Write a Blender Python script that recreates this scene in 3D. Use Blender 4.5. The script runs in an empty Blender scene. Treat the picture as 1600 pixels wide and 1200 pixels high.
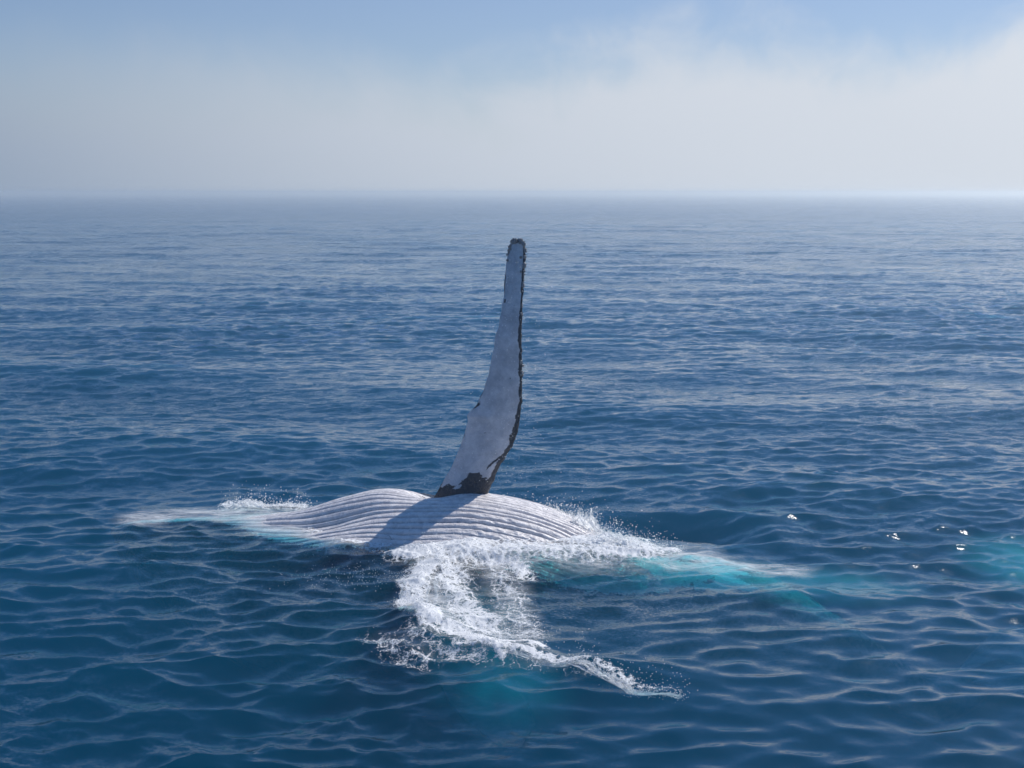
import bpy, bmesh, math, random
import numpy as np
from mathutils import Vector, Matrix

random.seed(7)
rng = np.random.default_rng(11)
R = math.radians
sc = bpy.context.scene
col = sc.collection

# ------------------------------------------------------------------ camera
CAM_H, LENS, PITCH = 4.8, 50.0, R(7.69)
cam_d = bpy.data.cameras.new('camera')
cam_d.lens = LENS
cam_d.sensor_width = 36.0
cam_d.clip_start, cam_d.clip_end = 0.1, 40000
cam = bpy.data.objects.new('camera', cam_d)
cam.location = (0, 0, CAM_H)
cam.rotation_euler = (R(90) - PITCH, 0, 0)
col.objects.link(cam)
sc.camera = cam

# ------------------------------------------------------------------ sky, sun, exposure
SUN_AZ, SUN_EL = R(47), R(42)
S = Vector((math.sin(SUN_AZ) * math.cos(SUN_EL), math.cos(SUN_AZ) * math.cos(SUN_EL), math.sin(SUN_EL)))
sun_d = bpy.data.lights.new('sun', 'SUN')
sun_d.energy, sun_d.angle, sun_d.color = 4.8, R(0.53), (1.0, 0.955, 0.90)
sun = bpy.data.objects.new('sun', sun_d)
sun.rotation_euler = S.to_track_quat('Z', 'Y').to_euler()
sun.location = (60, 60, 60)
col.objects.link(sun)

world = bpy.data.worlds.new('World')
sc.world = world
world.use_nodes = True
wt = world.node_tree


class N:
    """tiny helper to write node graphs"""
    def __init__(s, tree): s.t = tree
    def new(s, typ, **kw):
        n = s.t.nodes.new(typ)
        for k, v in kw.items(): setattr(n, k, v)
        return n
    def put(s, sock, v):
        if isinstance(v, bpy.types.NodeSocket): s.t.links.new(v, sock)
        elif v is not None:
            if sock.type == 'VECTOR' and not hasattr(v, '__len__'): v = (v, v, v)
            if sock.type == 'RGBA' and len(v) == 3: v = (*v, 1)
            sock.default_value = v
    def math(s, op, a, b=None, c=None, clamp=False):
        n = s.new('ShaderNodeMath', operation=op, use_clamp=clamp)
        for i, v in enumerate((a, b, c)): s.put(n.inputs[i], v) if v is not None else None
        return n.outputs[0]
    def vec(s, op, a, b=None, scale=None):
        n = s.new('ShaderNodeVectorMath', operation=op)
        s.put(n.inputs[0], a)
        if b is not None: s.put(n.inputs[1], b)
        if scale is not None: s.put(n.inputs['Scale'], scale)
        return n.outputs['Value'] if op in ('DOT_PRODUCT', 'LENGTH') else n.outputs[0]
    def noise(s, v, scale, detail=3, rough=.5, dist=0, out='Fac'):
        n = s.new('ShaderNodeTexNoise')
        s.put(n.inputs['Vector'], v); s.put(n.inputs['Scale'], scale)
        n.inputs['Detail'].default_value = detail; n.inputs['Roughness'].default_value = rough
        n.inputs['Distortion'].default_value = dist
        return n.outputs[out]
    def ramp(s, f, a, b, ca=0., cb=1., kind='SMOOTHSTEP'):
        n = s.new('ShaderNodeMapRange', interpolation_type=kind)
        for i, v in enumerate((f, a, b, ca, cb)): s.put(n.inputs[i], v)
        return n.outputs[0]
    def mixc(s, f, a, b):
        n = s.new('ShaderNodeMix', data_type='RGBA')
        s.put(n.inputs[0], f); s.put(n.inputs[6], a); s.put(n.inputs[7], b)
        return n.outputs[2]
    def mixs(s, f, a, b):
        n = s.new('ShaderNodeMixShader')
        s.put(n.inputs[0], f); s.put(n.inputs[1], a); s.put(n.inputs[2], b)
        return n.outputs[0]
    def attr(s, name, out='Fac'):
        return s.new('ShaderNodeAttribute', attribute_name=name).outputs[out]


w = N(wt)
bg = wt.nodes['Background']
SKY_S = 0.10
bg.inputs['Strength'].default_value = SKY_S
sky = w.new('ShaderNodeTexSky', sky_type='NISHITA')
sky.sun_disc = False
sky.sun_elevation, sky.sun_rotation = SUN_EL, SUN_AZ
sky.altitude, sky.air_density, sky.dust_density, sky.ozone_density = 0, 1.0, 0.3, 3.0
geo = w.new('ShaderNodeTexCoord').outputs['Generated']
sep = w.new('ShaderNodeSeparateXYZ'); w.put(sep.inputs[0], geo)
elev = w.math('MULTIPLY', w.math('ARCSINE', sep.outputs[2]), 57.2958)
azim = w.math('ARCTAN2', sep.outputs[0], sep.outputs[1])
# a bank of sea fog all along the horizon: its top rises and falls with the azimuth
ring = w.new('ShaderNodeCombineXYZ')
w.put(ring.inputs[0], w.math('SINE', azim)); w.put(ring.inputs[1], w.math('COSINE', azim))
w.put(ring.inputs[2], w.math('MULTIPLY', sep.outputs[2], 1.5))
toward = w.vec('DOT_PRODUCT', geo, tuple(S))
def hump(c, wd, amp):
    q = w.math('DIVIDE', w.math('SUBTRACT', azim, R(c)), R(wd))
    return w.math('MULTIPLY', w.math('EXPONENT', w.math('MULTIPLY', w.math('MULTIPLY', q, q), -1)), amp)


top = w.math('ADD', w.math('MULTIPLY', w.math('SUBTRACT', w.noise(ring.outputs[0], 7, 2, .5), .5), 2.2), 4.6)
for h_ in (hump(7.2, 4.0, 1.5), hump(-2.5, 3, -.5), hump(21, 4.0, 1.5), hump(51, 17, 15), hump(-40, 10, 1.2), hump(-95, 20, 1.5), hump(110, 25, 1.6)):  # tallest hump, unseen towards the sun, added to lighten reflections in the right-hand water
    top = w.math('ADD', top, h_)
wisps = w.math('MULTIPLY', w.math('SUBTRACT', w.noise(geo, 22, 7, .58, .5), .5), w.ramp(azim, R(-14), R(4), 1.8, 3.8))
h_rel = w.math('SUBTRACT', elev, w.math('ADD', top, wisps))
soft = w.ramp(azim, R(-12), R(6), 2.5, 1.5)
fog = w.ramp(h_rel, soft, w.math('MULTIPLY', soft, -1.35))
# sunlight scattered forward by the fog: brighter towards the sun all round the horizon
lit = w.math('ADD', w.ramp(toward, -.1, .72), w.math('MULTIPLY', w.math('MAXIMUM', w.math('SUBTRACT', toward, .66), 0), .7))
fogc = w.vec('ADD', w.vec('SCALE', (6.8, 6.35, 5.6), scale=lit), (-.15, .8, 2.3))
blue = w.vec('ADD', w.vec('MULTIPLY', sky.outputs[0], w.mixc(w.ramp(elev, 7, 26), (.57, .61, .75), (.34, .73, 1.08))), w.vec('SCALE', fogc, scale=w.ramp(elev, 5, 20, .13, .04)))
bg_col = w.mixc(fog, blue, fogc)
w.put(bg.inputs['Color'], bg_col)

sc.view_settings.view_transform = 'Standard'
sc.view_settings.look = 'None'
sc.view_settings.gamma = 1
sc.view_settings.use_curve_mapping = False
sc.view_settings.exposure = 0.0
sc.render.engine = 'CYCLES'
cy = sc.cycles
cy.max_bounces, cy.diffuse_bounces, cy.glossy_bounces = 8, 3, 2
cy.transmission_bounces, cy.volume_bounces, cy.transparent_max_bounces = 4, 3, 24
cy.sample_clamp_indirect = 4.0
cy.sample_clamp_direct = 2.5
cy.use_denoising = True


# ------------------------------------------------------------------ helpers
def link(name, verts, faces, mats, parent=None, smooth=True, attrs=None, mat_idx=None):
    me = bpy.data.meshes.new(name)
    verts = np.asarray(verts, np.float32); faces = np.asarray(faces, np.int32)
    k = faces.shape[1]
    me.vertices.add(len(verts)); me.vertices.foreach_set('co', verts.ravel())
    me.loops.add(faces.size); me.loops.foreach_set('vertex_index', faces.ravel())
    me.polygons.add(len(faces))
    me.polygons.foreach_set('loop_start', np.arange(0, faces.size, k, dtype=np.int32))
    me.polygons.foreach_set('loop_total', np.full(len(faces), k, np.int32))
    me.polygons.foreach_set('use_smooth', np.full(len(faces), smooth))
    for m in (mats if isinstance(mats, (list, tuple)) else [mats]): me.materials.append(m)
    if mat_idx is not None: me.polygons.foreach_set('material_index', np.asarray(mat_idx, np.int32))
    for n, a in (attrs or {}).items():
        at_ = me.attributes.new(n, 'FLOAT', 'POINT')
        at_.data.foreach_set('value', np.asarray(a, np.float32).ravel())
    me.update(calc_edges=True)
    me.validate()
    o = bpy.data.objects.new(name, me)
    col.objects.link(o)
    if parent: o.parent = parent
    return o


def tag(o, **kw):
    for k, v in kw.items(): o[k] = v
    return o


def material(name):
    m = bpy.data.materials.new(name); m.use_nodes = True
    m.node_tree.nodes.clear()
    n = N(m.node_tree)
    return m, n, n.new('ShaderNodeOutputMaterial')


def sstep(x, a, b):
    t = np.clip((x - a) / (b - a), 0, 1)
    return t * t * (3 - 2 * t)


_perm = rng.permutation(4096).astype(np.int64)
_ga = rng.uniform(0, 2 * np.pi, 4096)
_gx, _gy = np.cos(_ga), np.sin(_ga)


def perlin(x, y, seed=0):
    xi = np.floor(x).astype(np.int64); yi = np.floor(y).astype(np.int64)
    xf, yf = x - xi, y - yi
    u, v = xf ** 3 * (xf * (xf * 6 - 15) + 10), yf ** 3 * (yf * (yf * 6 - 15) + 10)
    def g(ix, iy, fx, fy):
        h = _perm[(_perm[(ix + seed * 57) & 4095] + iy) & 4095]
        return _gx[h] * fx + _gy[h] * fy
    a, b = g(xi, yi, xf, yf), g(xi + 1, yi, xf - 1, yf)
    c, d = g(xi, yi + 1, xf, yf - 1), g(xi + 1, yi + 1, xf - 1, yf - 1)
    return (a + u * (b - a)) * (1 - v) + (c + u * (d - c)) * v


def fbm(x, y, octaves=4, gain=.5, seed=0):
    s, amp, t = 0, 1, 0
    for i in range(octaves):
        s = s + amp * perlin(x * 2 ** i, y * 2 ** i, seed + i); t += amp; amp *= gain
    return s / t * 1.5


_cp, _sp, _F = math.cos(PITCH), math.sin(PITCH), 1600 * LENS / 36.0


def at(px, py, z=0.0):
    """measured photo position of a point at height z -> place in metres"""
    x, y = (px - 800) / _F, (600 - py) / _F
    d = (x, _cp + y * _sp, -_sp + y * _cp)
    t = (z - CAM_H) / d[2]
    return np.array((d[0] * t, d[1] * t, z))


def at_depth(px, py, Y):
    x, y = (px - 800) / _F, (600 - py) / _F
    d = (x, _cp + y * _sp, -_sp + y * _cp)
    t = Y / d[1]
    return np.array((d[0] * t, Y, CAM_H + d[2] * t))


def smooth_curve(xs, ys, q, width):
    """piecewise linear table, box-smoothed twice over the given width"""
    out = 0
    for o in np.linspace(-1, 1, 9):
        out = out + np.interp(q + o * width, xs, ys) * (1.25 - abs(o))
    return out / sum(1.25 - abs(o) for o in np.linspace(-1, 1, 9))


# ------------------------------------------------------------------ the whale's build, as tables along its length (x)
#        x     y_axis  half-width  half-height  top
BODY = np.array([
    (-6.35, 22.1, 0.10, 0.08, -0.42),
    (-6.0, 22.0, 0.55, 0.32, -0.36),
    (-5.3, 21.8, 1.00, 0.60, -0.30),
    (-4.4, 21.45, 1.35, 0.90, -0.14),
    (-3.6, 21.02, 1.60, 1.10, -0.03),
    (-3.1, 20.68, 1.75, 1.25, 0.10),
    (-2.5, 20.55, 1.85, 1.32, 0.25),
    (-1.8, 20.38, 1.90, 1.36, 0.41),
    (-1.2, 20.22, 1.90, 1.36, 0.43),
    (-0.5, 20.05, 1.86, 1.34, 0.49),
    (0.0, 19.93, 1.78, 1.28, 0.42),
    (0.46, 19.82, 1.66, 1.20, 0.31),
    (0.9, 19.70, 1.50, 1.10, 0.15),
    (1.3, 19.56, 1.32, 1.00, -0.04),
    (1.9, 19.30, 1.10, 0.90, -0.20),
    (2.6, 19.05, 0.86, 0.78, -0.19),
    (3.4, 18.85, 0.66, 0.62, -0.28),
    (4.2, 18.75, 0.50, 0.50, -0.75),
    (5.0, 18.90, 0.40, 0.42, -1.3),
    (5.8, 19.20, 0.33, 0.35, -2.0),
    (6.6, 19.60, 0.28, 0.25, -2.0),
    (7.2, 19.95, 0.10, 0.08, -1.9)])


def body_at(x):
    b = BODY
    return [smooth_curve(b[:, 0], b[:, i], x, .32) for i in (1, 2, 3, 4)]


# ------------------------------------------------------------------ the sea surface as a function of place
def wave_tile(n, L, lmin, lmax, slope, wind, spread, power, seed):
    r = np.random.default_rng(seed)
    k1 = 2 * np.pi * np.fft.fftfreq(n, L / n)
    kx, ky = np.meshgrid(k1, k1, indexing='ij')
    k = np.hypot(kx, ky); k[0, 0] = 1
    lam = 2 * np.pi / k
    band = sstep(lam, lmin * .8, lmin * 1.2) * (1 - sstep(lam, lmax * .8, lmax * 1.2))
    cosd = (kx * math.cos(wind) + ky * math.sin(wind)) / k
    amp = k ** (-power) * band * (spread + (1 - spread) * cosd ** 4)
    h = amp * (r.normal(size=(n, n)) + 1j * r.normal(size=(n, n)))
    h[0, 0] = 0
    H = np.fft.ifft2(h).real
    # normalise by slope
    sx = np.fft.ifft2(1j * kx * np.fft.fft2(H)).real; sy = np.fft.ifft2(1j * ky * np.fft.fft2(H)).real
    H *= slope / math.sqrt((sx ** 2 + sy ** 2).mean())
    f = np.fft.fft2(H)
    DX = np.fft.ifft2(-1j * kx / k * f).real; DY = np.fft.ifft2(-1j * ky / k * f).real
    return H.astype(np.float32), (-DX).astype(np.float32), (-DY).astype(np.float32), L, n


TILES = [
    (wave_tile(1024, 97.0, 2.4, 12.0, .045, R(80), .2, 2.3, 1), 1.5, 4.0),
    (wave_tile(1024, 23.7, 0.28, 2.2, .18, R(98), .30, 1.55, 2), .30, .85),
    (wave_tile(512, 5.31, 0.09, 0.38, .10, R(75), .35, 2.1, 3), .035, .10),
]
CHOP = 1.1


def tile_sample(t, x, y):
    H, DX, DY, L, n = t
    u, v = (x / L * n), (y / L * n)
    i, j = np.floor(u).astype(np.int64), np.floor(v).astype(np.int64)
    fu, fv = (u - i).astype(np.float32), (v - j).astype(np.float32)
    i0, i1, j0, j1 = i % n, (i + 1) % n, j % n, (j + 1) % n
    w00, w10, w01, w11 = (1 - fu) * (1 - fv), fu * (1 - fv), (1 - fu) * fv, fu * fv
    return [A[i0, j0] * w00 + A[i1, j0] * w10 + A[i0, j1] * w01 + A[i1, j1] * w11 for A in (H, DX, DY)]


def seg_dist(x, y, pts, rx=1.0, ry=1.0):
    """distance to a polyline in units of (rx, ry); also the parameter along it and the signed side"""
    pts = np.asarray(pts, float)
    best = np.full(x.shape, 1e9); tt = np.zeros(x.shape); side = np.zeros(x.shape)
    n = len(pts) - 1
    for i in range(n):
        ax, ay = pts[i][0] / rx, pts[i][1] / ry
        bx, by = pts[i + 1][0] / rx, pts[i + 1][1] / ry
        dx, dy = bx - ax, by - ay
        t = np.clip(((x / rx - ax) * dx + (y / ry - ay) * dy) / (dx * dx + dy * dy + 1e-12), 0, 1)
        ex, ey = x / rx - ax - t * dx, y / ry - ay - t * dy
        d = np.hypot(ex, ey)
        m = d < best
        best = np.where(m, d, best); tt = np.where(m, (i + t) / n, tt)
        side = np.where(m, np.sign(dx * ey - dy * ex), side)
    return best, tt, side


def P(*pts, z=0.0): return [at(*p, z)[:2] for p in pts]


FRONT = P((668, 885), (640, 925), (638, 962), (668, 990), (720, 1008), (780, 1024), (850, 1030), (900, 1036), (950, 1048), (990, 1064), (1060, 1074), z=.10)
RIM = P((935, 815), (990, 790), (1050, 795), (1100, 822), (1112, 850))


def sea_local(x, y):
    """swell raised by the whale itself: height offset, calm factor for waves, ripple factor"""
    h = np.zeros(x.shape); calm = np.ones(x.shape); rip = np.ones(x.shape)
    near = (np.abs(x) < 12) & (y > 6) & (y < 30)
    if not near.any(): return h, calm, rip
    X, Y = x[near], y[near]
    # the trough the body drags behind it, with a rim
    cx, cy = at(1050, 836)[:2]
    q = ((X - cx) / .85) ** 2 + ((Y - cy) / .9) ** 2
    H = -.46 * np.exp(-q)
    rim = np.exp(-((np.sqrt(q) - 1.7) / .45) ** 2) * .10
    H += rim * sstep(Y - cy, -.6, .8)
    ya, a, b, top = body_at(X)
    H *= sstep((Y - ya) / np.maximum(a, .3), .1, .9)
    C = 1 - .88 * np.exp(-q * .6)
    # low bow wave under the front of the foam
    d, t, s = seg_dist(X, Y, FRONT)
    H += .10 * (1 - .45 * sstep(t, .6, .8)) * np.exp(-(d / .36) ** 2) * (.65 + .35 * np.sin(t * 25 + 1)) * sstep(t, 1.02, .9)
    # water heaped along the flank
    ya, a, b, top = body_at(X)
    fl = (ya - Y) / np.maximum(a, .2)
    along = sstep(X, -5.5, -3.5) * sstep(X, 3.2, 1.6)
    H += .05 * np.exp(-((fl - .95) / .3) ** 2) * along
    on = np.exp(-(np.clip(np.abs(Y - ya) / np.maximum(a, .2) - .4, 0, 9) / .55) ** 2) * sstep(X, -6.8, -5.2) * sstep(X, 2.6, 1.4)
    C *= 1 - .55 * on
    # smooth upwelling in front of the tail
    c2 = at(1010, 960)[:2]
    q2 = ((X - c2[0]) / 1.6) ** 2 + ((Y - c2[1]) / 1.7) ** 2
    C *= 1 - .45 * np.exp(-q2 ** 2)
    r_ = 1 + .9 * np.exp(-q2 ** 2)
    # glassy water near the boat on the right
    c3 = at(1400, 1110)[:2]
    q3 = ((X - c3[0]) / 4.2) ** 2 + ((Y - c3[1]) / 5.0) ** 2
    gl = np.exp(-q3 ** 2)
    C *= 1 - .5 * gl; r_ = r_ * (1 - .8 * gl)
    # a ruffled, glittering patch beyond the tail
    c4 = at(1440, 805)[:2]
    r_ = r_ * (1 + .6 * np.exp(-((X - c4[0]) / 2.6) ** 2 - ((Y - c4[1]) / 3.0) ** 2))
    h[near], calm[near], rip[near] = H, C, r_
    return h, calm, rip


def sea(x, y, step):
    """displaced position of the water particle at rest place (x, y)"""
    x = np.asarray(x, float); y = np.asarray(y, float)
    h, calm, rip = sea_local(x, y)
    px, py = x.copy(), y.copy()
    lod = np.zeros(x.shape)
    for n, (t, a, b) in enumerate(TILES):
        wgt = 1 - sstep(step, a, b)
        if n == 1: wgt = wgt * (1 + 1.3 * fbm(x * .07, y * .045, 3, seed=41).clip(-.5, .5))
        if n == 2: wgt = wgt * (0.6 + .8 * (fbm(x * .16, y * .10, 2, seed=40) + .2).clip(-.4, .8))
        m = wgt > 0
        H, DX, DY = (np.zeros(x.shape) for _ in range(3))
        if m.any():
            H[m], DX[m], DY[m] = tile_sample(t, x[m], y[m])
        wgt = wgt * (calm ** 2 if n == 2 else calm)
        h = h + H * wgt; px = px + DX * wgt * CHOP; py = py + DY * wgt * CHOP
        lod = lod + (1 - sstep(step, a, b)) * (.25, .4, .35)[n]
    return px, py, h, 1 - lod, rip


# ------------------------------------------------------------------ water
def make_water_material():
    m, n, out = material('sea_water')
    pos = n.new('ShaderNodeNewGeometry').outputs['Position']
    g = n.new('ShaderNodeNewGeometry')
    nor, back = g.outputs['Normal'], g.outputs['Backfacing']
    lod, rip = n.attr('lod'), n.attr('ripple')
    def slope(scale, stretch, amp, detail):
        mp = n.vec('MULTIPLY', pos, (stretch, 1, 1))
        c = n.noise(mp, scale, detail, .55, .6, 'Color')
        v = n.vec('SUBTRACT', c, (.5, .5, .5))
        v = n.vec('MULTIPLY', v, (stretch * 1.2, 1, 0))
        return n.vec('SCALE', v, scale=amp)
    s1 = slope(7.0, .6, n.math('ADD', n.math('MULTIPLY', rip, .30), n.math('MULTIPLY', lod, 1.1)), 3)
    s2 = slope(1.5, .45, n.math('MULTIPLY', lod, 1.3), 4)
    gust = n.ramp(n.noise(n.vec('MULTIPLY', pos, (.6, .35, 0)), .22, 3), .3, .7, .45, 1.35)
    s3 = slope(3.3, .5, n.math('MULTIPLY', gust, n.math('MULTIPLY_ADD', rip, .12, .22)), 4)
    s4 = slope(34.0, .8, n.math('MULTIPLY', n.math('MULTIPLY', gust, gust), n.math('MULTIPLY', rip, .62)), 2)
    s5 = slope(.13, .30, n.math('MULTIPLY', lod, .75), 4)
    s2 = n.vec('ADD', s2, s5)
    nn = n.vec('NORMALIZE', n.vec('ADD', n.vec('ADD', nor, n.vec('ADD', s3, s4)), n.vec('ADD', s1, s2)))
    ior = n.math('MULTIPLY_ADD', back, 1 / 1.333 - 1.333, 1.333)
    fr = n.new('ShaderNodeFresnel'); n.put(fr.inputs['IOR'], ior); n.put(fr.inputs['Normal'], nn)
    gl = n.new('ShaderNodeBsdfGlossy')
    n.put(gl.inputs['Color'], (1, 1, 1)); n.put(gl.inputs['Roughness'], n.math('MULTIPLY_ADD', lod, .07, .10)); n.put(gl.inputs['Normal'], nn)
    tr = n.new('ShaderNodeBsdfTransparent')
    n.put(out.inputs['Surface'], n.mixs(n.math('MULTIPLY', fr.outputs[0], n.math('MULTIPLY_ADD', lod, -.04, 1.0)), tr.outputs[0], gl.outputs[0]))
    ab = n.new('ShaderNodeVolumeAbsorption'); n.put(ab.inputs['Color'], (.06, .818, .872)); n.put(ab.inputs['Density'], 2.1)
    vs = n.new('ShaderNodeVolumeScatter'); n.put(vs.inputs['Color'], (.02, .62, 1.0)); n.put(vs.inputs['Density'], .095)
    ad = n.new('ShaderNodeAddShader'); n.put(ad.inputs[0], ab.outputs[0]); n.put(ad.inputs[1], vs.outputs[0])
    n.put(out.inputs['Volume'], ad.outputs[0])
    return m


def make_sea(mat):
    d0, d1, nr, p = 6.0, 7000.0, 1380, 1.6
    u = np.linspace(0, 1, nr)
    e = 1 - p
    d = (d0 ** e + u * (d1 ** e - d0 ** e)) ** (1 / e)
    step = np.gradient(d)
    tx = np.concatenate([-np.geomspace(1.5, .47, 60), np.linspace(-.46, .46, 640), np.geomspace(.47, 1.5, 60)])
    nc = len(tx)
    X = (d[:, None] + 3.0) * tx[None, :]
    Y = np.broadcast_to(d[:, None], X.shape)
    ST = np.broadcast_to(step[:, None], X.shape)
    px, py, h, lod, rip = sea(X.ravel(), Y.ravel(), ST.ravel())
    V = np.stack([px, py, h], 1)
    idx = np.arange(nr * nc).reshape(nr, nc)
    F = np.stack([idx[:-1, :-1], idx[:-1, 1:], idx[1:, 1:], idx[1:, :-1]], -1).reshape(-1, 4)
    # the rest of the sea, out of the picture, and the deep closing it below
    far = 7000.0; dep = -30.0
    base = len(V)
    fl, fr_ = V[idx[-1, 0]].copy(), V[idx[-1, -1]].copy()
    # walls straight down from the rim of the sheet, closed by a flat bottom
    rimv = np.concatenate([idx[0, :], idx[1:, -1], idx[-1, -2::-1], idx[-2:0:-1, 0]])
    low = V[rimv].copy(); low[:, 2] = dep
    V = np.concatenate([V, low])
    li = base + np.arange(len(rimv)); nx = np.roll(np.arange(len(rimv)), -1)
    walls = np.stack([rimv, li, li[nx], rimv[nx]], 1)
    # flat bottom as a strip of quads joining the two long sides and ends
    cidx = {int(r): int(l) for r, l in zip(rimv, li)}
    bot = []
    L = [cidx[int(idx[r, 0])] for r in range(nr)]; Rr = [cidx[int(idx[r, -1])] for r in range(nr)]
    for r in range(nr - 1):
        bot.append((L[r], L[r + 1], Rr[r + 1], Rr[r]))
    F = np.concatenate([F, walls, np.array(bot)])
    z = np.zeros(len(V) - base)
    o = link('sea', V, F, mat, attrs={'lod': np.concatenate([lod, z]), 'ripple': np.concatenate([rip, z + 1])})
    tag(o, kind='structure')
    return o


sea_mat = make_water_material()
make_sea(sea_mat)

# ------------------------------------------------------------------ haze
mh, n, out = material('haze_air')
pv = n.new('ShaderNodeVolumePrincipled')
n.put(pv.inputs['Color'], (.82, .875, .89)); n.put(pv.inputs['Density'], .0014); n.put(pv.inputs['Anisotropy'], .66)
n.put(out.inputs['Volume'], pv.outputs[0])
bx = [(x, y, z) for z in (-31, 5.6) for x, y in ((-8000, -300), (8000, -300), (8000, 7600), (-8000, 7600))]
o = link('haze', bx, [(3, 2, 1, 0), (4, 5, 6, 7), (0, 1, 5, 4), (1, 2, 6, 5), (2, 3, 7, 6), (3, 0, 4, 7)], mh, smooth=False)
tag(o, kind='stuff', label='pale sea haze lying over the far water')


# ------------------------------------------------------------------ humpback whale
def skin_material():
    m, n, out = material('wet_whale_skin')
    pos = n.new('ShaderNodeTexCoord').outputs['Object']
    dark, groove, film = n.attr('dark'), n.attr('groove'), n.attr('film')
    mott = n.noise(pos, 9, 5, .6)
    fleck = n.noise(pos, 34, 4, .65)
    dk = n.ramp(n.math('ADD', dark, n.math('MULTIPLY', n.math('SUBTRACT', n.math('MULTIPLY_ADD', fleck, .8, mott), .9), 1.0)), .44, .58)
    spots = n.ramp(n.noise(pos, 5.5, 6, .7, 1.2), .685, .73)
    dk = n.math('MAXIMUM', dk, n.math('MULTIPLY', spots, .8))
    white = n.mixc(n.ramp(mott, .35, .7), (.66, .62, .61), (.85, .80, .77))
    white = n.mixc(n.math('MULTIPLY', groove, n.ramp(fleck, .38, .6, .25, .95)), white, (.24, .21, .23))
    white = n.mixc(n.math('MULTIPLY', film, .9), white, n.mixc(n.ramp(n.noise(pos, 3.5, 6, .7), .35, .65), (.40, .41, .45), (.60, .60, .63)))
    black = n.mixc(fleck, (.008, .011, .020), (.028, .036, .055))
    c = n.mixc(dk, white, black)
    b = n.new('ShaderNodeBsdfPrincipled')
    n.put(b.inputs['Base Color'], c)
    n.put(b.inputs['Roughness'], n.ramp(mott, .3, .7, .16, .40))
    n.put(b.inputs['Specular IOR Level'], .5)
    n.put(b.inputs['Subsurface Weight'], 0.0)
    bp = n.new('ShaderNodeBump'); n.put(bp.inputs['Strength'], .6); n.put(bp.inputs['Distance'], .02)
    n.put(bp.inputs['Height'], n.math('ADD', fleck, n.math('MULTIPLY', mott, .6)))
    n.put(b.inputs['Normal'], bp.outputs[0])
    n.put(out.inputs['Surface'], b.outputs[0])
    return m


skin = skin_material()


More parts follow.
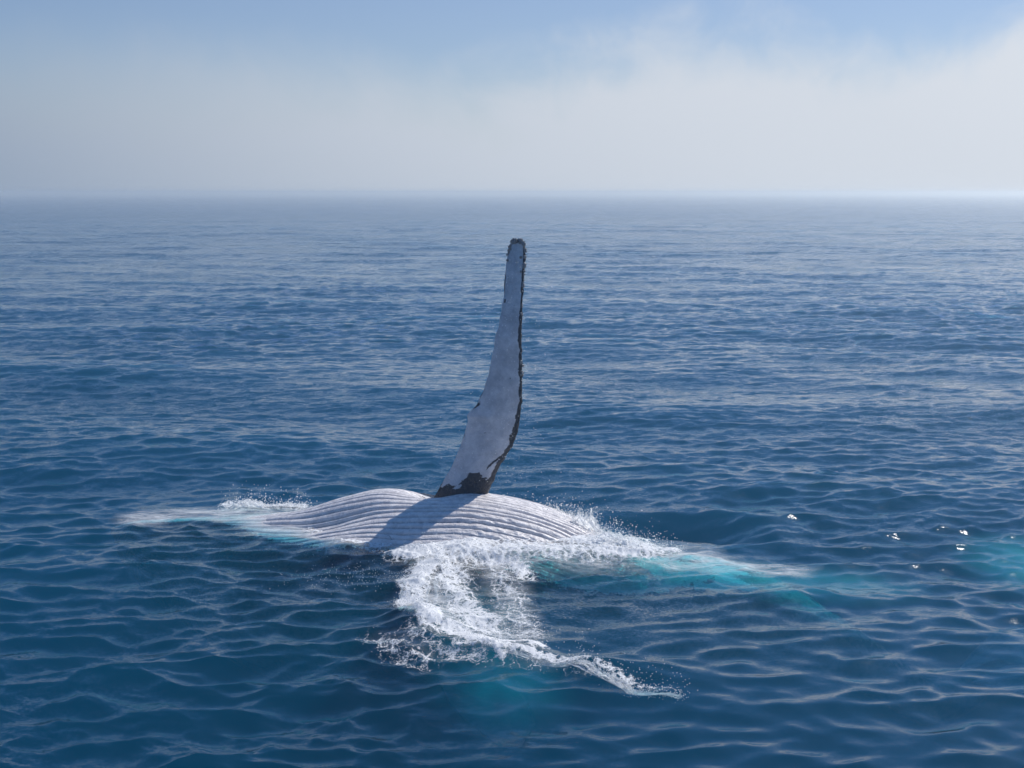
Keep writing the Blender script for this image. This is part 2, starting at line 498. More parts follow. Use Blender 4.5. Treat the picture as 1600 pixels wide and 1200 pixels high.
def whale_trunk():
    xs = np.concatenate([np.linspace(-6.35, -4.4, 60), np.linspace(-4.4, 2.4, 330)[1:], np.linspace(2.4, 7.2, 90)[1:]])
    ph = np.concatenate([np.linspace(-180, -45, 20)[:-1], np.linspace(-45, 100, 470), np.linspace(100, 180, 14)[1:-1]])
    Xg, A = np.meshgrid(xs, ph, indexing='ij')
    ya, a, b, top = body_at(Xg)
    # taper both ends closed
    end = np.sqrt(np.clip(1 - np.clip((-5.9 - Xg) / .47, 0, 1) ** 2, 0, 1)) * np.sqrt(np.clip(1 - np.clip((Xg - 7.0) / .22, 0, 1) ** 2, 0, 1))
    a = a * np.maximum(end, .02); b0 = b; b = b * np.maximum(end, .02)
    zc = top - b0
    f = np.radians(A)
    # throat bulge with a fold behind it and a hollow under it
    bulge = .11 * np.exp(-((Xg + 2.15) / .85) ** 2 - ((A + 4) / 20) ** 2)
    bulge -= .14 * np.exp(-((Xg + 2.5) / .7) ** 2 - ((A - 24) / 9) ** 2)
    bulge += .13 * np.exp(-((Xg + 2.2) / 1.2) ** 2 - ((A - 50) / 16) ** 2)
    fold = -.17 * np.exp(-((Xg + 1.25) / .30) ** 2 - ((A + 12) / 12) ** 2)
    soft = .025 * fbm(Xg * .9, A * .03, 3, seed=3)
    # pleats
    wob = .55 * fbm(Xg * .35, A * .02, 3, seed=5) + .10 * fbm(Xg * 2.2, A * .15, 2, seed=8)
    per = 4.25
    q = A / per + wob + .05 * Xg + .42 * perlin(A * .21, A * 0 + 2.7, 14) + .16 * perlin(Xg * .9, A * .33, 15)
    t = q - np.floor(q)
    e = np.abs(t - .5) * 2
    gid = np.floor(q)
    gdepth = .75 + .45 * np.sin(gid * 12.9898)
    ridge = 1 - e ** 3.2
    reach = sstep(Xg, -6.2, -5.0) * sstep(Xg, 2.1, .9) * sstep(A, -38, -24) * sstep(A, 96, 80)
    amp = (.036 + .032 * fbm(Xg * .9, A * .16, 3, seed=9)) * reach
    lump = .012 * fbm(Xg * 9, A * .45, 3, seed=12) * sstep(A, 8, 30) * sstep(Xg, -1.0, -.2) * sstep(Xg, 1.6, .8)
    off = bulge + fold + soft + amp * (ridge * gdepth - .8) + lump * 1.6
    tx = np.gradient(body_at(xs)[0], xs)
    nl = np.hypot(1, tx)
    perp = np.stack([-tx / nl, 1 / nl], 1)          # horizontal, pointing away from the boat
    rr = -np.sin(f) * (a + off * end)
    zz = zc + np.cos(f) * (b + off * end)
    VX = Xg + perp[:, None, 0] * rr; VY = ya + perp[:, None, 1] * rr
    V = np.stack([VX, VY, zz], -1).reshape(-1, 3)
    nx, na = Xg.shape
    idx = np.arange(nx * na).reshape(nx, na)
    nxt = np.roll(idx, -1, axis=1)
    F = np.stack([idx[:-1], nxt[:-1], nxt[1:], idx[1:]], -1).reshape(-1, 4)
    lim = np.interp(Xg, [-6.2, -4.6, -3.4, -2.4, 1.2, 3.2], [4, 10, 26, 46, 56, 48])
    dark = np.maximum(sstep(A, -13, -24), sstep(A, lim - 10, lim + 12))
    dark = np.clip(dark + sstep(Xg, 2.9, 3.8) + .40 * sstep(Xg, 1.6, 2.6) * (.6 + 2.2 * fbm(Xg * 2.2, A * .06, 4, .6, seed=44)), 0, 1)
    dark = np.maximum(dark, .55 * sstep(Xg, -4.5, -5.2) * sstep(A, 5, 30))
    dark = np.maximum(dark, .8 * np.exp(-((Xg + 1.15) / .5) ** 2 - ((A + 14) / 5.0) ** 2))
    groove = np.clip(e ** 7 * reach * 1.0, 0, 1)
    return V, F, dark.ravel(), groove.ravel()


def blade(left, right, depth0, thick, nspan=260, nsec=56, lean=0.0, bend=0.0, dark_fn=None, knob=0.0, place=None, root_flare=.0, seed=20):
    """an aerofoil limb between two edge curves, each a list of (px, py) measured at the limb's own distance"""
    def resample(pts, m):
        pts = np.asarray(pts, float)
        s = np.concatenate([[0], np.cumsum(np.sqrt((np.diff(pts, axis=0) ** 2).sum(1)))]); s /= s[-1]
        q = np.linspace(0, 1, m)
        out = np.stack([smooth_curve(s, pts[:, i], q, .012) for i in range(pts.shape[1])], 1)
        return out
    Lp, Rp = resample(left, nspan), resample(right, nspan)
    t = np.linspace(0, 1, nspan)
    close = np.sqrt(np.clip(1 - ((t - .965) / .035).clip(0, 1) ** 2, 0, 1))
    mid = (Lp + Rp) / 2
    Lp = mid + (Lp - mid) * np.maximum(close, .03)[:, None]; Rp = mid + (Rp - mid) * np.maximum(close, .03)[:, None]
    ang = np.linspace(0, 2 * np.pi, nsec, endpoint=False)
    cu = (1 - np.cos(ang)) / 2                        # 0 at the right (leading) edge, 1 at the left
    th = 1.6 * (np.sqrt(cu + 1e-4) * .95 - .45 * cu - .52 * cu ** 2 + .02 * cu ** 3)   # blunt nose, thin tail
    th = np.clip(th, .02, None) * np.sign(np.sin(ang) + 1e-9) * np.clip(np.abs(np.sin(ang)) * 6, 0, 1)
    T = np.interp(t, [0, .08, .3, .7, 1], np.asarray(thick) / 2) * np.maximum(close, .1)
    pos = Rp[:, None, :] + (Lp - Rp)[:, None, :] * cu[None, :, None]
    off = T[:, None] * th[None, :]
    TT, CU = np.meshgrid(t, cu, indexing='ij')
    if root_flare:
        off = off * (1 + root_flare * np.exp(-TT / .05))
    return Lp, Rp, pos, off, TT, CU, np.broadcast_to(ang, TT.shape)


def raised_flipper():
    left = [(672, 790), (683, 768), (691, 754), (701, 738), (712, 715), (722, 690), (729, 668), (731, 656), (728, 650), (736, 642), (746, 631), (755, 612),
            (763, 586), (768, 561), (771, 542), (773, 530), (778, 516), (783, 488), (787, 460), (789, 430), (792, 404), (795, 386), (800, 377), (806, 373)]
    right = [(752, 792), (764, 768), (772, 747), (783, 724), (795, 706), (805, 687), (811, 666), (814, 640), (816, 610), (816, 580), (815, 540),
             (815, 500), (817, 462), (819, 430), (821, 402), (821, 386), (817, 377), (809, 373)]
    Y0 = 20.38
    L3 = [tuple(at_depth(x, y, Y0 + .02)) for x, y in left]
    R3 = [tuple(at_depth(x, y, Y0 - .10)) for x, y in right]
    Lp, Rp, pos, off, TT, CU, ang = blade(L3, R3, Y0, (.40, .34, .24, .15, .10), root_flare=.35)
    V = pos.copy()
    nrm = np.array((0.10, 1.0, 0.0)); nrm /= np.linalg.norm(nrm)
    V += off[..., None] * nrm
    # scalloped edges and knobs on the leading edge, rough tip
    edge_r = np.exp(-(CU / .10) ** 2); edge_l = np.exp(-((1 - CU) / .10) ** 2)
    kn = np.clip(perlin(TT * 26, TT * 0 + 3.3, 31), 0, 1) * .05 + perlin(TT * 75, CU * 9, 33) * .022 * sstep(TT, .5, .9)
    V[..., 0] += edge_r * kn * (1 - edge_l)
    V[..., 0] -= edge_l * (perlin(TT * 22, TT * 0 + 9, 35) * .02)
    V[..., 1] += .012 * fbm(TT * 8, CU * 3, 3, seed=37) * np.sign(off)
    V[..., 1] += .10 * sstep(TT, .45, 1) ** 2
    ns, nk = TT.shape
    idx = np.arange(ns * nk).reshape(ns, nk); nx = np.roll(idx, -1, 1)
    F = np.stack([idx[:-1], idx[1:], nx[1:], nx[:-1]], -1).reshape(-1, 4)
    capc = ns * nk
    V = np.concatenate([V.reshape(-1, 3), V[-1].mean(0)[None], V[0].mean(0)[None]])
    i = np.arange(nk); j = (i + 1) % nk
    tip = np.stack([idx[-1][i], np.full(nk, capc), np.full(nk, capc), idx[-1][j]], 1)
    front = off < 0                                    # the side turned to the boat
    wl = np.interp(TT, [0, .1, .2, .4, .6, .8, 1], [.16, .17, .16, .12, .15, .2, .24])
    wl = wl * (.75 + .7 * fbm(TT * 17, CU * 0 + 1.5, 4, .65, seed=61))
    dark = sstep(CU, wl + .03, wl * .35) * 1.0
    pe = .035 * fbm(TT * 30, CU * 7, 4, .6, seed=63)
    dark = np.maximum(dark, sstep(TT + .28 * (CU - .40) ** 2 + pe, .158, .118) * sstep(CU + pe * 3, .66, .54))
    dark = np.maximum(dark, .8 * np.exp(-((TT - .155 - .35 * (.25 - CU)) / .018) ** 2) * sstep(CU, .30, .2))
    dark = dark * (1 - .75 * np.exp(-((CU - .80 - pe * 2) / .07) ** 2) * sstep(TT, .05, .075))
    dark = np.maximum(dark, 1.0 * sstep(TT + pe, .095, .070))
    dark = np.maximum(dark, .72 * sstep(TT, .955, .985))
    dark = np.maximum(dark, .75 * edge_l * np.exp(-((TT - .40) / .02) ** 2))
    dark = np.where(front, dark, np.maximum(dark, .72))   # the outer side is mostly dark
    scar = .9 * sstep(fbm(TT * 42, CU * 6, 3, .6, seed=71), .52, .60) + .9 * np.exp(-((TT - .775) / .012) ** 2 - ((CU - .88) / .07) ** 2) + .8 * np.exp(-((TT - .50) / .008) ** 2 - ((CU - .32) / .04) ** 2)
    dark = np.maximum(dark, scar)
    d = np.concatenate([dark.ravel(), [1, 1]])
    return V, np.concatenate([F, tip]), d, np.zeros(len(V)), (Lp, Rp)


def plate(outline_l, outline_r, thick, nspan=60, nsec=20, dark=0.0, nrm=(0, 0, 1)):
    Lp, Rp, pos, off, TT, CU, ang = blade(outline_l, outline_r, 0, thick, nspan, nsec)
    V = pos + off[..., None] * np.array(nrm)
    ns, nk = TT.shape
    idx = np.arange(ns * nk).reshape(ns, nk); nx = np.roll(idx, -1, 1)
    F = np.stack([idx[:-1], idx[1:], nx[1:], nx[:-1]], -1).reshape(-1, 4)
    return V.reshape(-1, 3), F, np.full(ns * nk, dark), np.zeros(ns * nk)


def make_whale():
    root = bpy.data.objects.new('humpback_whale', None); col.objects.link(root)
    root.location = (0, 20, 0)
    tag(root, label='humpback whale lying on its back with one long white flipper raised above the sea', category='whale')
    parts = [whale_trunk()]
    fl = raised_flipper(); parts.append(fl[:4])
    # the other flipper, hanging down in the water towards the boat
    parts.append(plate([(-1.2, 19.6, -1.9), (-1.0, 18.9, -1.9), (-.85, 18.3, -1.95), (-.6, 17.7, -2.0), (-.1, 17.0, -2.1)],
                       [(0, 19.6, -1.9), (.1, 18.9, -1.9), (.2, 18.2, -1.95), (.3, 17.6, -2.0), (.1, 17.0, -2.1)], (.3, .26, .2, .12, .06), dark=.25))
    # tail flukes
    parts.append(plate([(6.35, 19.7, -2.1), (6.8, 20.4, -2.0), (7.3, 21.0, -1.9), (7.9, 21.6, -1.9)], [(7.5, 19.9, -2.0), (7.7, 20.4, -1.9), (7.9, 21.0, -1.85), (8.1, 21.6, -1.9)], (.22, .2, .14, .08, .04), dark=.2))
    parts.append(plate([(6.35, 19.6, -2.1), (6.7, 18.9, -2.0), (7.2, 18.3, -1.9), (7.9, 17.8, -2.0)], [(7.5, 19.9, -2.0), (7.6, 19.2, -1.9), (7.8, 18.4, -1.85), (8.1, 17.8, -2.0)], (.22, .2, .14, .08, .04), dark=.2))
    Vs, Fs, D, G, b = [], [], [], [], 0
    for V, F, d, g in parts:
        Vs.append(V); Fs.append(F + b); D.append(d); G.append(g); b += len(V)
    V = np.concatenate(Vs) - np.array((0, 20, 0))
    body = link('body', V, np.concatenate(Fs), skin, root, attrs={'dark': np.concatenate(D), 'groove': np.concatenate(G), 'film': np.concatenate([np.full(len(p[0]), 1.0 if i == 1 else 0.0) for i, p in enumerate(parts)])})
    # barnacles on the flipper's tip and leading edge
    mb, n, out = material('barnacle_shell')
    bs = n.new('ShaderNodeBsdfPrincipled')
    pos = n.new('ShaderNodeTexCoord').outputs['Object']
    n.put(bs.inputs['Base Color'], n.mixc(n.noise(pos, 60, 4, .6), (.05, .05, .055), (.42, .42, .42)))
    n.put(bs.inputs['Roughness'], .6)
    n.put(out.inputs['Surface'], bs.outputs[0])
    bm = bmesh.new()
    ringsz = [(1.0, 0), (.85, .45), (.6, .85), (.42, .95), (.3, .6)]
    rings = [[bm.verts.new((r * math.cos(k * math.pi / 4) * (1 + .12 * (k % 2)), r * math.sin(k * math.pi / 4) * (1 + .12 * (k % 2)), z)) for k in range(8)] for r, z in ringsz]
    for r0, r1 in zip(rings, rings[1:]):
        for k in range(8): bm.faces.new((r0[k], r0[(k + 1) % 8], r1[(k + 1) % 8], r1[k]))
    bm.faces.new(rings[-1])
    me = bpy.data.meshes.new('barnacle'); bm.to_mesh(me); bm.free(); me.materials.append(mb)
    Lp, Rp = fl[4]
    ns = len(Lp)
    r = random.Random(5)
    spots = []
    for k in range(46):
        t = 1 - abs(r.gauss(0, .045)); t = min(t, .985)
        spots.append((t, r.choice([r.uniform(0, .12), r.uniform(0, 1), r.uniform(.9, 1)]), r.uniform(.014, .036)))
    for k in range(34):
        spots.append((r.uniform(.5, .96), r.uniform(-.02, .05), r.uniform(.010, .024)))
    for t, c, s in spots:
        i = min(ns - 1, int(t * ns)); j = max(0, int(min(i, .955 * ns)))
        p = Rp[i] + (Lp[i] - Rp[i]) * c
        p = p + np.array((0, .10 * sstep(np.array(t), .45, 1) ** 2, 0))
        T = np.interp(t, [0, .08, .3, .7, 1], np.array((.40, .34, .24, .15, .10)) / 2)
        cc = min(max(c, 0.0), 1)
        p = p - np.array((0, 1, 0)) * T * 1.6 * max(0.0, (math.sqrt(cc + 1e-4) * .95 - .45 * cc - .52 * cc ** 2 + .02 * cc ** 3)) * .9
        out_v = Vector((.9 if c < .2 else (-.7 if c > .8 else 0), -.6, .9 if t > .96 else .1)).normalized()
        q = bpy.data.objects.new('barnacle', me); col.objects.link(q); q.parent = root
        q.location = Vector(p) - Vector((0, 20, 0))
        q.rotation_euler = out_v.to_track_quat('Z', 'Y').to_euler()
        q.scale = (s, s, s * r.uniform(.8, 1.4))
    return root


whale = make_whale()


# ------------------------------------------------------------------ white water
def foam_material(name='foam', solid=False, glow=.25, film=False):
    m, n, out = material(name)
    pos = n.new('ShaderNodeTexCoord').outputs['Object']
    al = n.attr('alpha')
    df = n.new('ShaderNodeBsdfDiffuse'); n.put(df.inputs['Color'], (.9, .91, .92))
    tl = n.new('ShaderNodeBsdfTranslucent'); n.put(tl.inputs['Color'], (.9, .92, .93))
    gl = n.new('ShaderNodeBsdfGlossy'); n.put(gl.inputs['Roughness'], .18); n.put(gl.inputs['Color'], (1, 1, 1))
    bp = n.new('ShaderNodeBump'); n.put(bp.inputs['Strength'], .5); n.put(bp.inputs['Distance'], .02)
    n.put(bp.inputs['Height'], n.noise(pos, 60, 5, .7))
    for s in (df, gl): n.put(s.inputs['Normal'], bp.outputs[0])
    sh = n.mixs(glow, df.outputs[0], tl.outputs[0])
    sh = n.mixs(.06, sh, gl.outputs[0])
    if not solid:
        tr = n.new('ShaderNodeBsdfTransparent')
        bub = n.noise(pos, 46, 5, .75, .4)
        warp = n.vec('ADD', n.vec('MULTIPLY', pos, (1, .62, 0)), n.vec('SCALE', n.vec('SUBTRACT', n.noise(pos, 5, 3, .6, 0, 'Color'), (.5, .5, .5)), scale=.22))
        vs_ = []
        for sc_v in (6.5, 15.0):
            vo = n.new('ShaderNodeTexVoronoi', feature='DISTANCE_TO_EDGE'); n.put(vo.inputs['Vector'], warp); n.put(vo.inputs['Scale'], sc_v)
            vs_.append(vo.outputs['Distance'])
        e = n.math('MINIMUM', n.math('MULTIPLY', vs_[0], 1.5), n.math('ADD', n.math('MULTIPLY', vs_[1], 1.5), .10))
        a = n.math('ADD', n.math('MULTIPLY_ADD', al, 1.15, .26), n.math('MULTIPLY', e, -1.5))
        a = n.math('ADD', a, n.math('MULTIPLY', n.math('SUBTRACT', bub, .5), 1.5))
        a = n.math('MULTIPLY', n.ramp(a, .50, .95), n.ramp(al, .02, .22))
        if film:
            st = n.noise(n.vec('MULTIPLY', pos, (.35, 1.6, 1)), 14, 5, .7, .5)
            a = n.math('MULTIPLY', al, n.ramp(st, .25, .75, .15, 1.0), clamp=True)
        sh = n.mixs(a, tr.outputs[0], sh)
    n.put(out.inputs['Surface'], sh)
    return m


foam_mat = foam_material()
film_mat = foam_material('bubble_film', film=True)
spray_mat = foam_material('spray_sheets', False, .5)
drop_mat = foam_material('spray_drops', True, .5)


def foam_sheet(name, strokes, lift, label, cell=.012, lace=1.0, seed=50, film=False, lump=.035, warp=1.0):
    """a sheet riding on the water; strokes = (polyline, rx, ry, strength)"""
    allp = np.concatenate([np.asarray(s[0]) for s in strokes])
    mrx, mry = max(s[1] for s in strokes), max(s[2] for s in strokes)
    x0, x1 = allp[:, 0].min() - mrx * 2, allp[:, 0].max() + mrx * 2
    y0, y1 = allp[:, 1].min() - mry * 2, allp[:, 1].max() + mry * 2
    gx, gy = np.arange(x0, x1, cell), np.arange(y0, y1, cell * 1.5)
    X, Y = np.meshgrid(gx, gy, indexing='ij')
    x, y = X.ravel(), Y.ravel()
    wx, wy = x + .10 * warp * fbm(x * 2.2, y * 2.2, 3, seed=seed), y + .22 * warp * fbm(x * 1.7, y * 1.7, 3, seed=seed + 4)
    dens = np.zeros(x.shape)
    for s in strokes:
        d, t, side = seg_dist(wx, wy, s[0], s[1], s[2])
        dens = np.maximum(dens, s[3] * np.exp(-d ** 2 * 1.3))
    f1 = fbm(x * 3.0, y * 1.6, 4, .55, seed + 10)
    cells = 1 - np.abs(fbm(x * 6.5 + f1, y * 3.4, 3, .5, seed + 20)) * 2.6      # lacy threads
    pat = .5 * f1 + .34 * cells * lace + .22 * fbm(x * 22, y * 14, 2, .6, seed + 30)
    a = np.clip(dens * 1.12 - .08 + pat * .38, 0, 1) * sstep(dens, .06, .3)
    if film:
        a = np.clip(dens * (.85 + 1.1 * fbm(x * 1.6 + .4 * f1, y * 7, 4, .6, seed + 10) + .4 * f1), 0, 1) * sstep(dens, .1, .5)
    sx, sy, sh, _, _ = sea(x, y, np.full(x.shape, .03))
    bumpy = (.4 + .6 * fbm(x * 12, y * 9, 4, .68, seed + 33)).clip(0, 1.6)
    z = sh + .006 + a * lift + a * lump * bumpy
    V = np.stack([sx, sy, z], 1)
    idx = np.arange(len(x)).reshape(X.shape)
    F = np.stack([idx[:-1, :-1], idx[1:, :-1], idx[1:, 1:], idx[:-1, 1:]], -1).reshape(-1, 4)
    F = F[a[F].max(1) > .03]
    used = np.unique(F); re = np.zeros(len(x), int); re[used] = np.arange(len(used))
    o = link(name, V[used], re[F], film_mat if film else foam_mat, attrs={'alpha': a[used]})
    tag(o, kind='stuff', label=label)
    return V[used], a[used]


_t = (1 + 5 ** .5) / 2
ICO_V = np.array([(-1, _t, 0), (1, _t, 0), (-1, -_t, 0), (1, -_t, 0), (0, -1, _t), (0, 1, _t), (0, -1, -_t), (0, 1, -_t), (_t, 0, -1), (_t, 0, 1), (-_t, 0, -1), (-_t, 0, 1)]) / math.hypot(1, _t)
ICO_F = np.array([(0, 11, 5), (0, 5, 1), (0, 1, 7), (0, 7, 10), (0, 10, 11), (1, 5, 9), (5, 11, 4), (11, 10, 2), (10, 7, 6), (7, 1, 8), (3, 9, 4), (3, 4, 2), (3, 2, 6), (3, 6, 8), (3, 8, 9), (4, 9, 5), (2, 4, 11), (6, 2, 10), (8, 6, 7), (9, 8, 1)])


def drops(name, pts, rad, label, mat=None, stretch=1.0):
    pts = np.asarray(pts); rad = np.asarray(rad)
    k = len(pts)
    sc_ = rng.uniform(.7, 1.3, (k, 1, 3)) * rad[:, None, None]
    sc_[..., 2] *= stretch
    ang = rng.uniform(0, 6.28, k); c, s = np.cos(ang)[:, None], np.sin(ang)[:, None]
    v = np.broadcast_to(ICO_V, (k, 12, 3)).copy()
    vx = v[..., 0] * c - v[..., 1] * s; vy = v[..., 0] * s + v[..., 1] * c
    v = np.stack([vx, vy, v[..., 2]], -1) * sc_ + pts[:, None, :]
    F = (ICO_F[None] + np.arange(k)[:, None, None] * 12).reshape(-1, 3)
    o = link(name, v.reshape(-1, 3), F, mat or drop_mat, attrs={'alpha': np.ones(k * 12)})
    return tag(o, kind='stuff', label=label)


# the crescent of foam in front of the belly
V1, A1 = foam_sheet('foam', [
    (P((725, 862), (672, 886), (645, 922), (645, 960), (676, 992)), .22, .46, .92),
    (P((668, 988), (720, 1008), (780, 1024), (835, 1030)), .22, .20, .92),
    (P((700, 880), (710, 920), (725, 955), (765, 990)), .34, .8, .70),
    (P((770, 880), (795, 920), (800, 960), (825, 995)), .36, .8, .47),
    (P((740, 870), (800, 885), (822, 900)), .22, .35, .80),
    (FRONT[4:6], .16, .16, .85),
], .02, 'white crescent of churned foam in front of the belly', seed=50, lump=.03)
foam_sheet('foam', [(FRONT[5:8], .20, .15, .74), (FRONT[7:10], .15, .07, .54), (FRONT[9:11], .12, .05, .42),
    (P((790, 1050), (860, 1056), (930, 1066)), .5, .30, .30)],
    .0, 'narrow line of broken foam along the crest running right from the crescent', cell=.010, seed=77, lump=.03, warp=.35)
# foam washing along the flank
V2, A2 = foam_sheet('foam', [
    (P((645, 876), (700, 864), (780, 850), (860, 846), (940, 850), (1000, 856)), .40, .50, .95),
    (P((700, 875), (800, 868), (900, 870), (1000, 868)), .5, .75, .72),
    (P((985, 852), (1045, 862)), .2, .3, .85),
], .06, 'milky foam washing along the lower edge of the belly', seed=120, lump=.035)
# thin patch of lacy foam at the left of the crescent
V3, A3 = foam_sheet('foam', [
    (P((580, 1012), (625, 1030), (660, 1040)), .32, .5, .47),
    (P((640, 1000), (700, 1035), (740, 1045)), .3, .4, .42),
], .0, 'thin lacy patch of foam left of the white crescent', seed=180, lump=.012)
V4, A4 = foam_sheet('foam', [
    (P((470, 812), (510, 828), (555, 848), (590, 858)), .34, .55, .62),
    (P((355, 786), (420, 786), (475, 790)), .25, .28, .72),
], .02, 'broken foam sliding off the throat at the head end', seed=220, lump=.03)
foam_sheet('foam', [
    (P((690, 880), (690, 930), (710, 975), (770, 1005)), .45, .9, .80),
    (P((770, 880), (800, 930), (810, 985)), .36, .8, .60),
    (P((600, 1010), (680, 1035), (780, 1045), (860, 1048)), .5, .45, .26),
], .004, 'milky film between the threads of the foam crescent', seed=310, lump=0, film=True)
foam_sheet('foam', [
    (P((225, 804), (300, 798), (380, 800), (460, 814), (520, 832)), .5, .5, .85),
    (P((400, 812), (480, 830), (560, 852)), .4, .5, .62),
], .004, 'thin white film of bubbles streaming over the submerged head', seed=260, lump=0, film=True)
foam_sheet('foam', [
    (P((760, 872), (860, 870), (960, 868), (1060, 868)), .7, .8, .95),
    (P((1050, 872), (1130, 880), (1215, 890)), .6, .45, .85),
], .004, 'milky veil of bubbles below the flank and over the tail stock', seed=290, lump=0, film=True)


def curtain(name, p0, p1, env, label, layers=5, seed=1, spread=.16, count=1800, rmax=.016, blow=(0, 0)):
    """thrown-up water: several ragged sheets one behind the other, broken into drops towards their tops"""
    r = np.random.default_rng(seed)
    p0, p1 = np.asarray(p0[:2]), np.asarray(p1[:2])
    L = np.hypot(*(p1 - p0)); along = (p1 - p0) / L; across = np.array((-along[1], along[0]))
    nu, nv = int(L / .014), 44
    VV, FF, AA, b = [], [], [], 0
    tops = []
    for k in range(layers):
        u = np.linspace(0, 1, nu); v = np.linspace(0, 1, nv)
        U, W = np.meshgrid(u, v, indexing='ij')
        d = U * L
        jag = .62 + .55 * fbm(d * 3.2 + k * 9.1, W * 0 + seed, 3, .6, seed + k) + .30 * perlin(d * 15, W * 0 + k, seed + 9)
        hgt = np.interp(U, np.linspace(0, 1, len(env)), env) * np.clip(jag, .12, 1.5) * (1 - .10 * abs(k - layers // 2))
        off = (k - (layers - 1) / 2) * spread / layers * 2 + .10 * min(1, max(env) / .2) * fbm(d * 4, W * 2.2, 3, .6, seed + 20 + k) + (W - .3) * .07 * (k - layers / 2) / layers
        lx = d + .08 * fbm(d * 5, W * 3 + k, 3, .6, seed + 40 + k)
        x = p0[0] + along[0] * lx + across[0] * off + blow[0] * W * hgt; y = p0[1] + along[1] * lx + across[1] * off + blow[1] * W * hgt
        z = sea(x.ravel(), y.ravel(), np.full(x.size, .03))[2].reshape(x.shape) + hgt * W - .04
        tear = fbm(d * 11, W * hgt * 14 + k * 3, 4, .6, seed + 60 + k)
        a = np.clip(1.45 - 1.1 * W ** 1.5 + tear * .95, 0, 1) * sstep(U, 0, .04) * sstep(U, 1, .96)
        a = a * (1 - sstep(W, .9, 1))
        idx = np.arange(nu * nv).reshape(nu, nv) + b
        f = np.stack([idx[:-1, :-1], idx[1:, :-1], idx[1:, 1:], idx[:-1, 1:]], -1).reshape(-1, 4)
        VV.append(np.stack([x, y, z], -1).reshape(-1, 3)); AA.append(a.ravel()); FF.append(f); b += nu * nv
    V, F, A = np.concatenate(VV), np.concatenate(FF), np.concatenate(AA)
    F = F[A[F].max(1) > .08]
    # loose drops round the ragged tops
    wgt = np.clip(.6 - np.abs(A - .3), 0, 1) + 1e-6; wgt /= wgt.sum()
    sel = r.choice(len(V), count, p=wgt)
    pts = V[sel] + r.normal(0, 1, (count, 3)) * (.035, .035, .03) + np.array((0, 0, .02))
    far = r.uniform(0, 1, count) < .25
    pts[far] += np.abs(r.normal(0, 1, (far.sum(), 3))) * (.05, .03, .12) + np.array((blow[0], blow[1], 0)) * .12
    rad = .0035 + rmax * r.beta(1, 6, count)
    k12 = np.arange(count)[:, None, None] * 12
    dv = (ICO_V[None] * rad[:, None, None] * r.uniform(.7, 1.3, (count, 1, 3)) + pts[:, None]).reshape(-1, 3)
    df = (ICO_F[None] + k12).reshape(-1, 3)
    df = np.concatenate([df, df[:, 2:]], 1)            # as quads with a doubled corner, split below
    me_v = np.concatenate([V, dv]); al = np.concatenate([A, np.ones(len(dv)) * 1.2])
    tri = np.concatenate([F[:, [0, 1, 2]], F[:, [0, 2, 3]], df[:, :3] + len(V)])
    o = link(name, me_v, tri, spray_mat, attrs={'alpha': al})
    tag(o, kind='stuff', label=label)


curtain('splash', at(790, 788, .12), at(945, 838, .03), [.10, .22, .30, .28, .48, .40, .52, .22, .1], 'white splash thrown up behind the belly right of the flipper', seed=3, spread=.30, count=1900)
curtain('splash', at(348, 788), at(478, 790), [.04, .15, .24, .26, .20, .12, .15, .12, .04], 'small white splash behind the throat near the head', seed=14, spread=.22, count=900)
curtain('splash', at(925, 842, .05), at(1052, 864), [.22, .30, .30, .24, .18, .12, .06, .02], 'spray flying off the right end of the belly', seed=25, spread=.30, count=1500, rmax=.012, blow=(.25, .1))
curtain('splash', at(648, 885), at(700, 862), [.02, .12, .18, .14, .1, .05], 'foam kicked up where the crescent meets the belly', seed=36, spread=.22, count=350, rmax=.01)
curtain('splash', at(650, 966), at(658, 905), [.05, .10, .12, .10, .12, .05], 'breaking lip of foam along the left side of the crescent', seed=47, spread=.25, count=350, rmax=.01)
curtain('splash', at(775, 1022, .1), at(905, 1037, .1), [.02, .04, .03, .05, .04, .05], 'low breaking crest between the crescent and its trailing end', seed=53, spread=.04, count=260, rmax=.006)
curtain('splash', at(900, 1037, .1), at(992, 1066, .1), [.05, .07, .05, .08, .09, .04], 'little curling crest of white water at the right end of the crescent', seed=58, spread=.05, count=420, rmax=.007)
curtain('splash', at(985, 1064, .1), at(1066, 1076, .08), [.03, .03, .02, .02, .01], 'thin broken crest trailing off the end of the crescent', seed=69, spread=.04, count=300, rmax=.005)
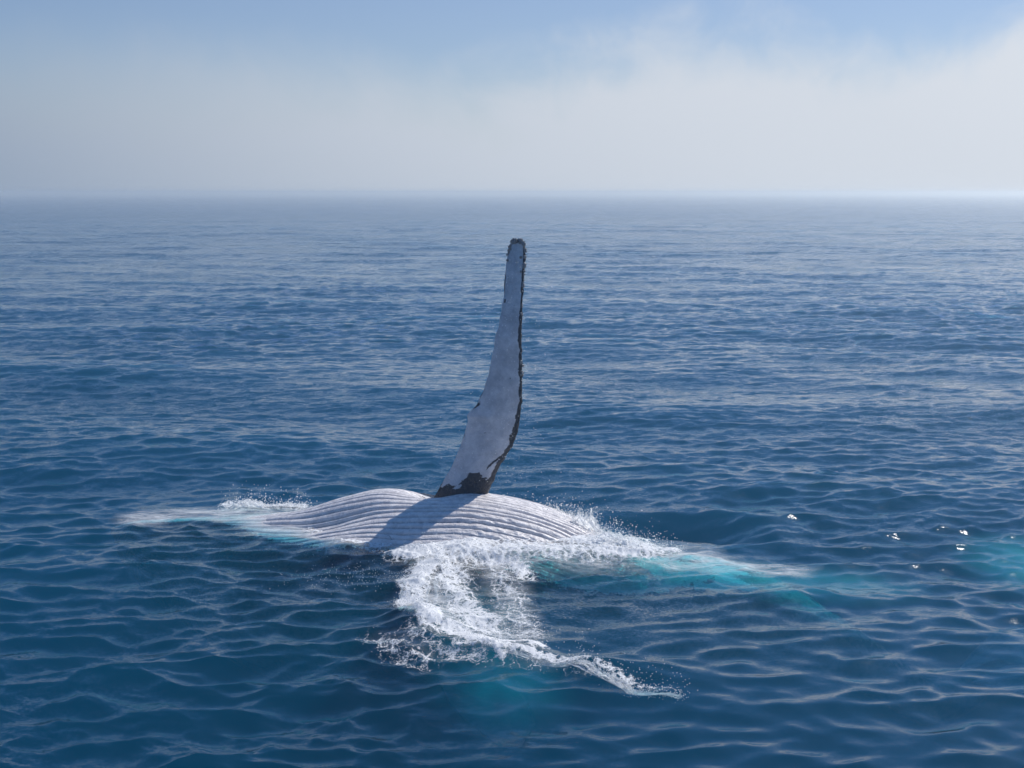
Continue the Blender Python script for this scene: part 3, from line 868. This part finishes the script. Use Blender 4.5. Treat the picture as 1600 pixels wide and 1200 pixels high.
# loose drops over the foam crescent and in the air round the flipper
k = 2200
sel = rng.choice(len(V1), k, p=A1 ** 2 / (A1 ** 2).sum())
p = V1[sel] + np.stack([rng.normal(0, .03, k), rng.normal(0, .05, k), np.abs(rng.normal(0, .03, k))], 1)
drops('spray', p, .003 + .009 * rng.beta(1, 6, k), 'drops and bubbles bouncing over the foam crescent')
k = 420
t = rng.uniform(0, 1, k)
p = np.stack([rng.normal(-.15, .35, k) + .1 * t, rng.normal(19.9, .15, k), .7 + 3.2 * t], 1)
drops('spray', p, rng.uniform(.003, .006, k), 'fine drops falling round the raised flipper')
c = at(560, 900)
k = 260
p = np.stack([rng.normal(c[0], .45, k), rng.normal(c[1], .35, k), rng.uniform(0, .03, k)], 1)
drops('spray', p, rng.uniform(.003, .006, k), 'sprinkle of drops on the water left of the crescent')


# clouds of fine bubbles driven under the surface: they glow pale green through the water
bub_mat, n, out = material('bubbly_water')
v_ = n.new('ShaderNodeVolumeScatter'); n.put(v_.inputs['Color'], (.95, 1, 1)); n.put(v_.inputs['Anisotropy'], .2)
oc = n.new('ShaderNodeTexCoord').outputs['Object']
core = n.math('SUBTRACT', 1.0, n.vec('LENGTH', oc), clamp=True)
patchy = n.ramp(n.noise(oc, 2.6, 3, .6), .3, .7, .25, 1.5)
n.put(v_.inputs['Density'], n.math('MULTIPLY', n.math('MULTIPLY', n.math('POWER', core, 1.3), patchy), 1.25))
n.put(out.inputs['Volume'], v_.outputs[0])


def bubble_cloud(c, r, label, turn=0):
    bm = bmesh.new(); bmesh.ops.create_icosphere(bm, subdivisions=3, radius=1.0)
    v = np.array([p.co[:] for p in bm.verts]); f = np.array([[q.index for q in p.verts] for p in bm.faces]); bm.free()
    o = link('bubble_cloud', v, f, bub_mat)
    o.location = c; o.scale = r; o.rotation_euler = (0, 0, R(turn))
    tag(o, kind='stuff', label=label)


bubble_cloud(at(770, 1060, -.80), (1.0, 2.0, .40), 'faint teal cloud of bubbles sinking in front of the foam crescent', 12)
bubble_cloud(at(735, 945, -.45), (.9, 2.2, .36), 'teal cloud of bubbles under the foam crescent', -5)
bubble_cloud((2.9, 18.7, -.36), (1.7, .7, .26), 'pale green veil of bubbles round the submerged tail stock', -8)
bubble_cloud((4.3, 18.4, -.40), (1.5, .6, .28), 'pale green trail of bubbles past the end of the tail stock', -12)
bubble_cloud(at(1615, 885, -.45), (1.2, 1.7, .38), 'pale green glow of bubbles at the right edge over the flukes', 10)
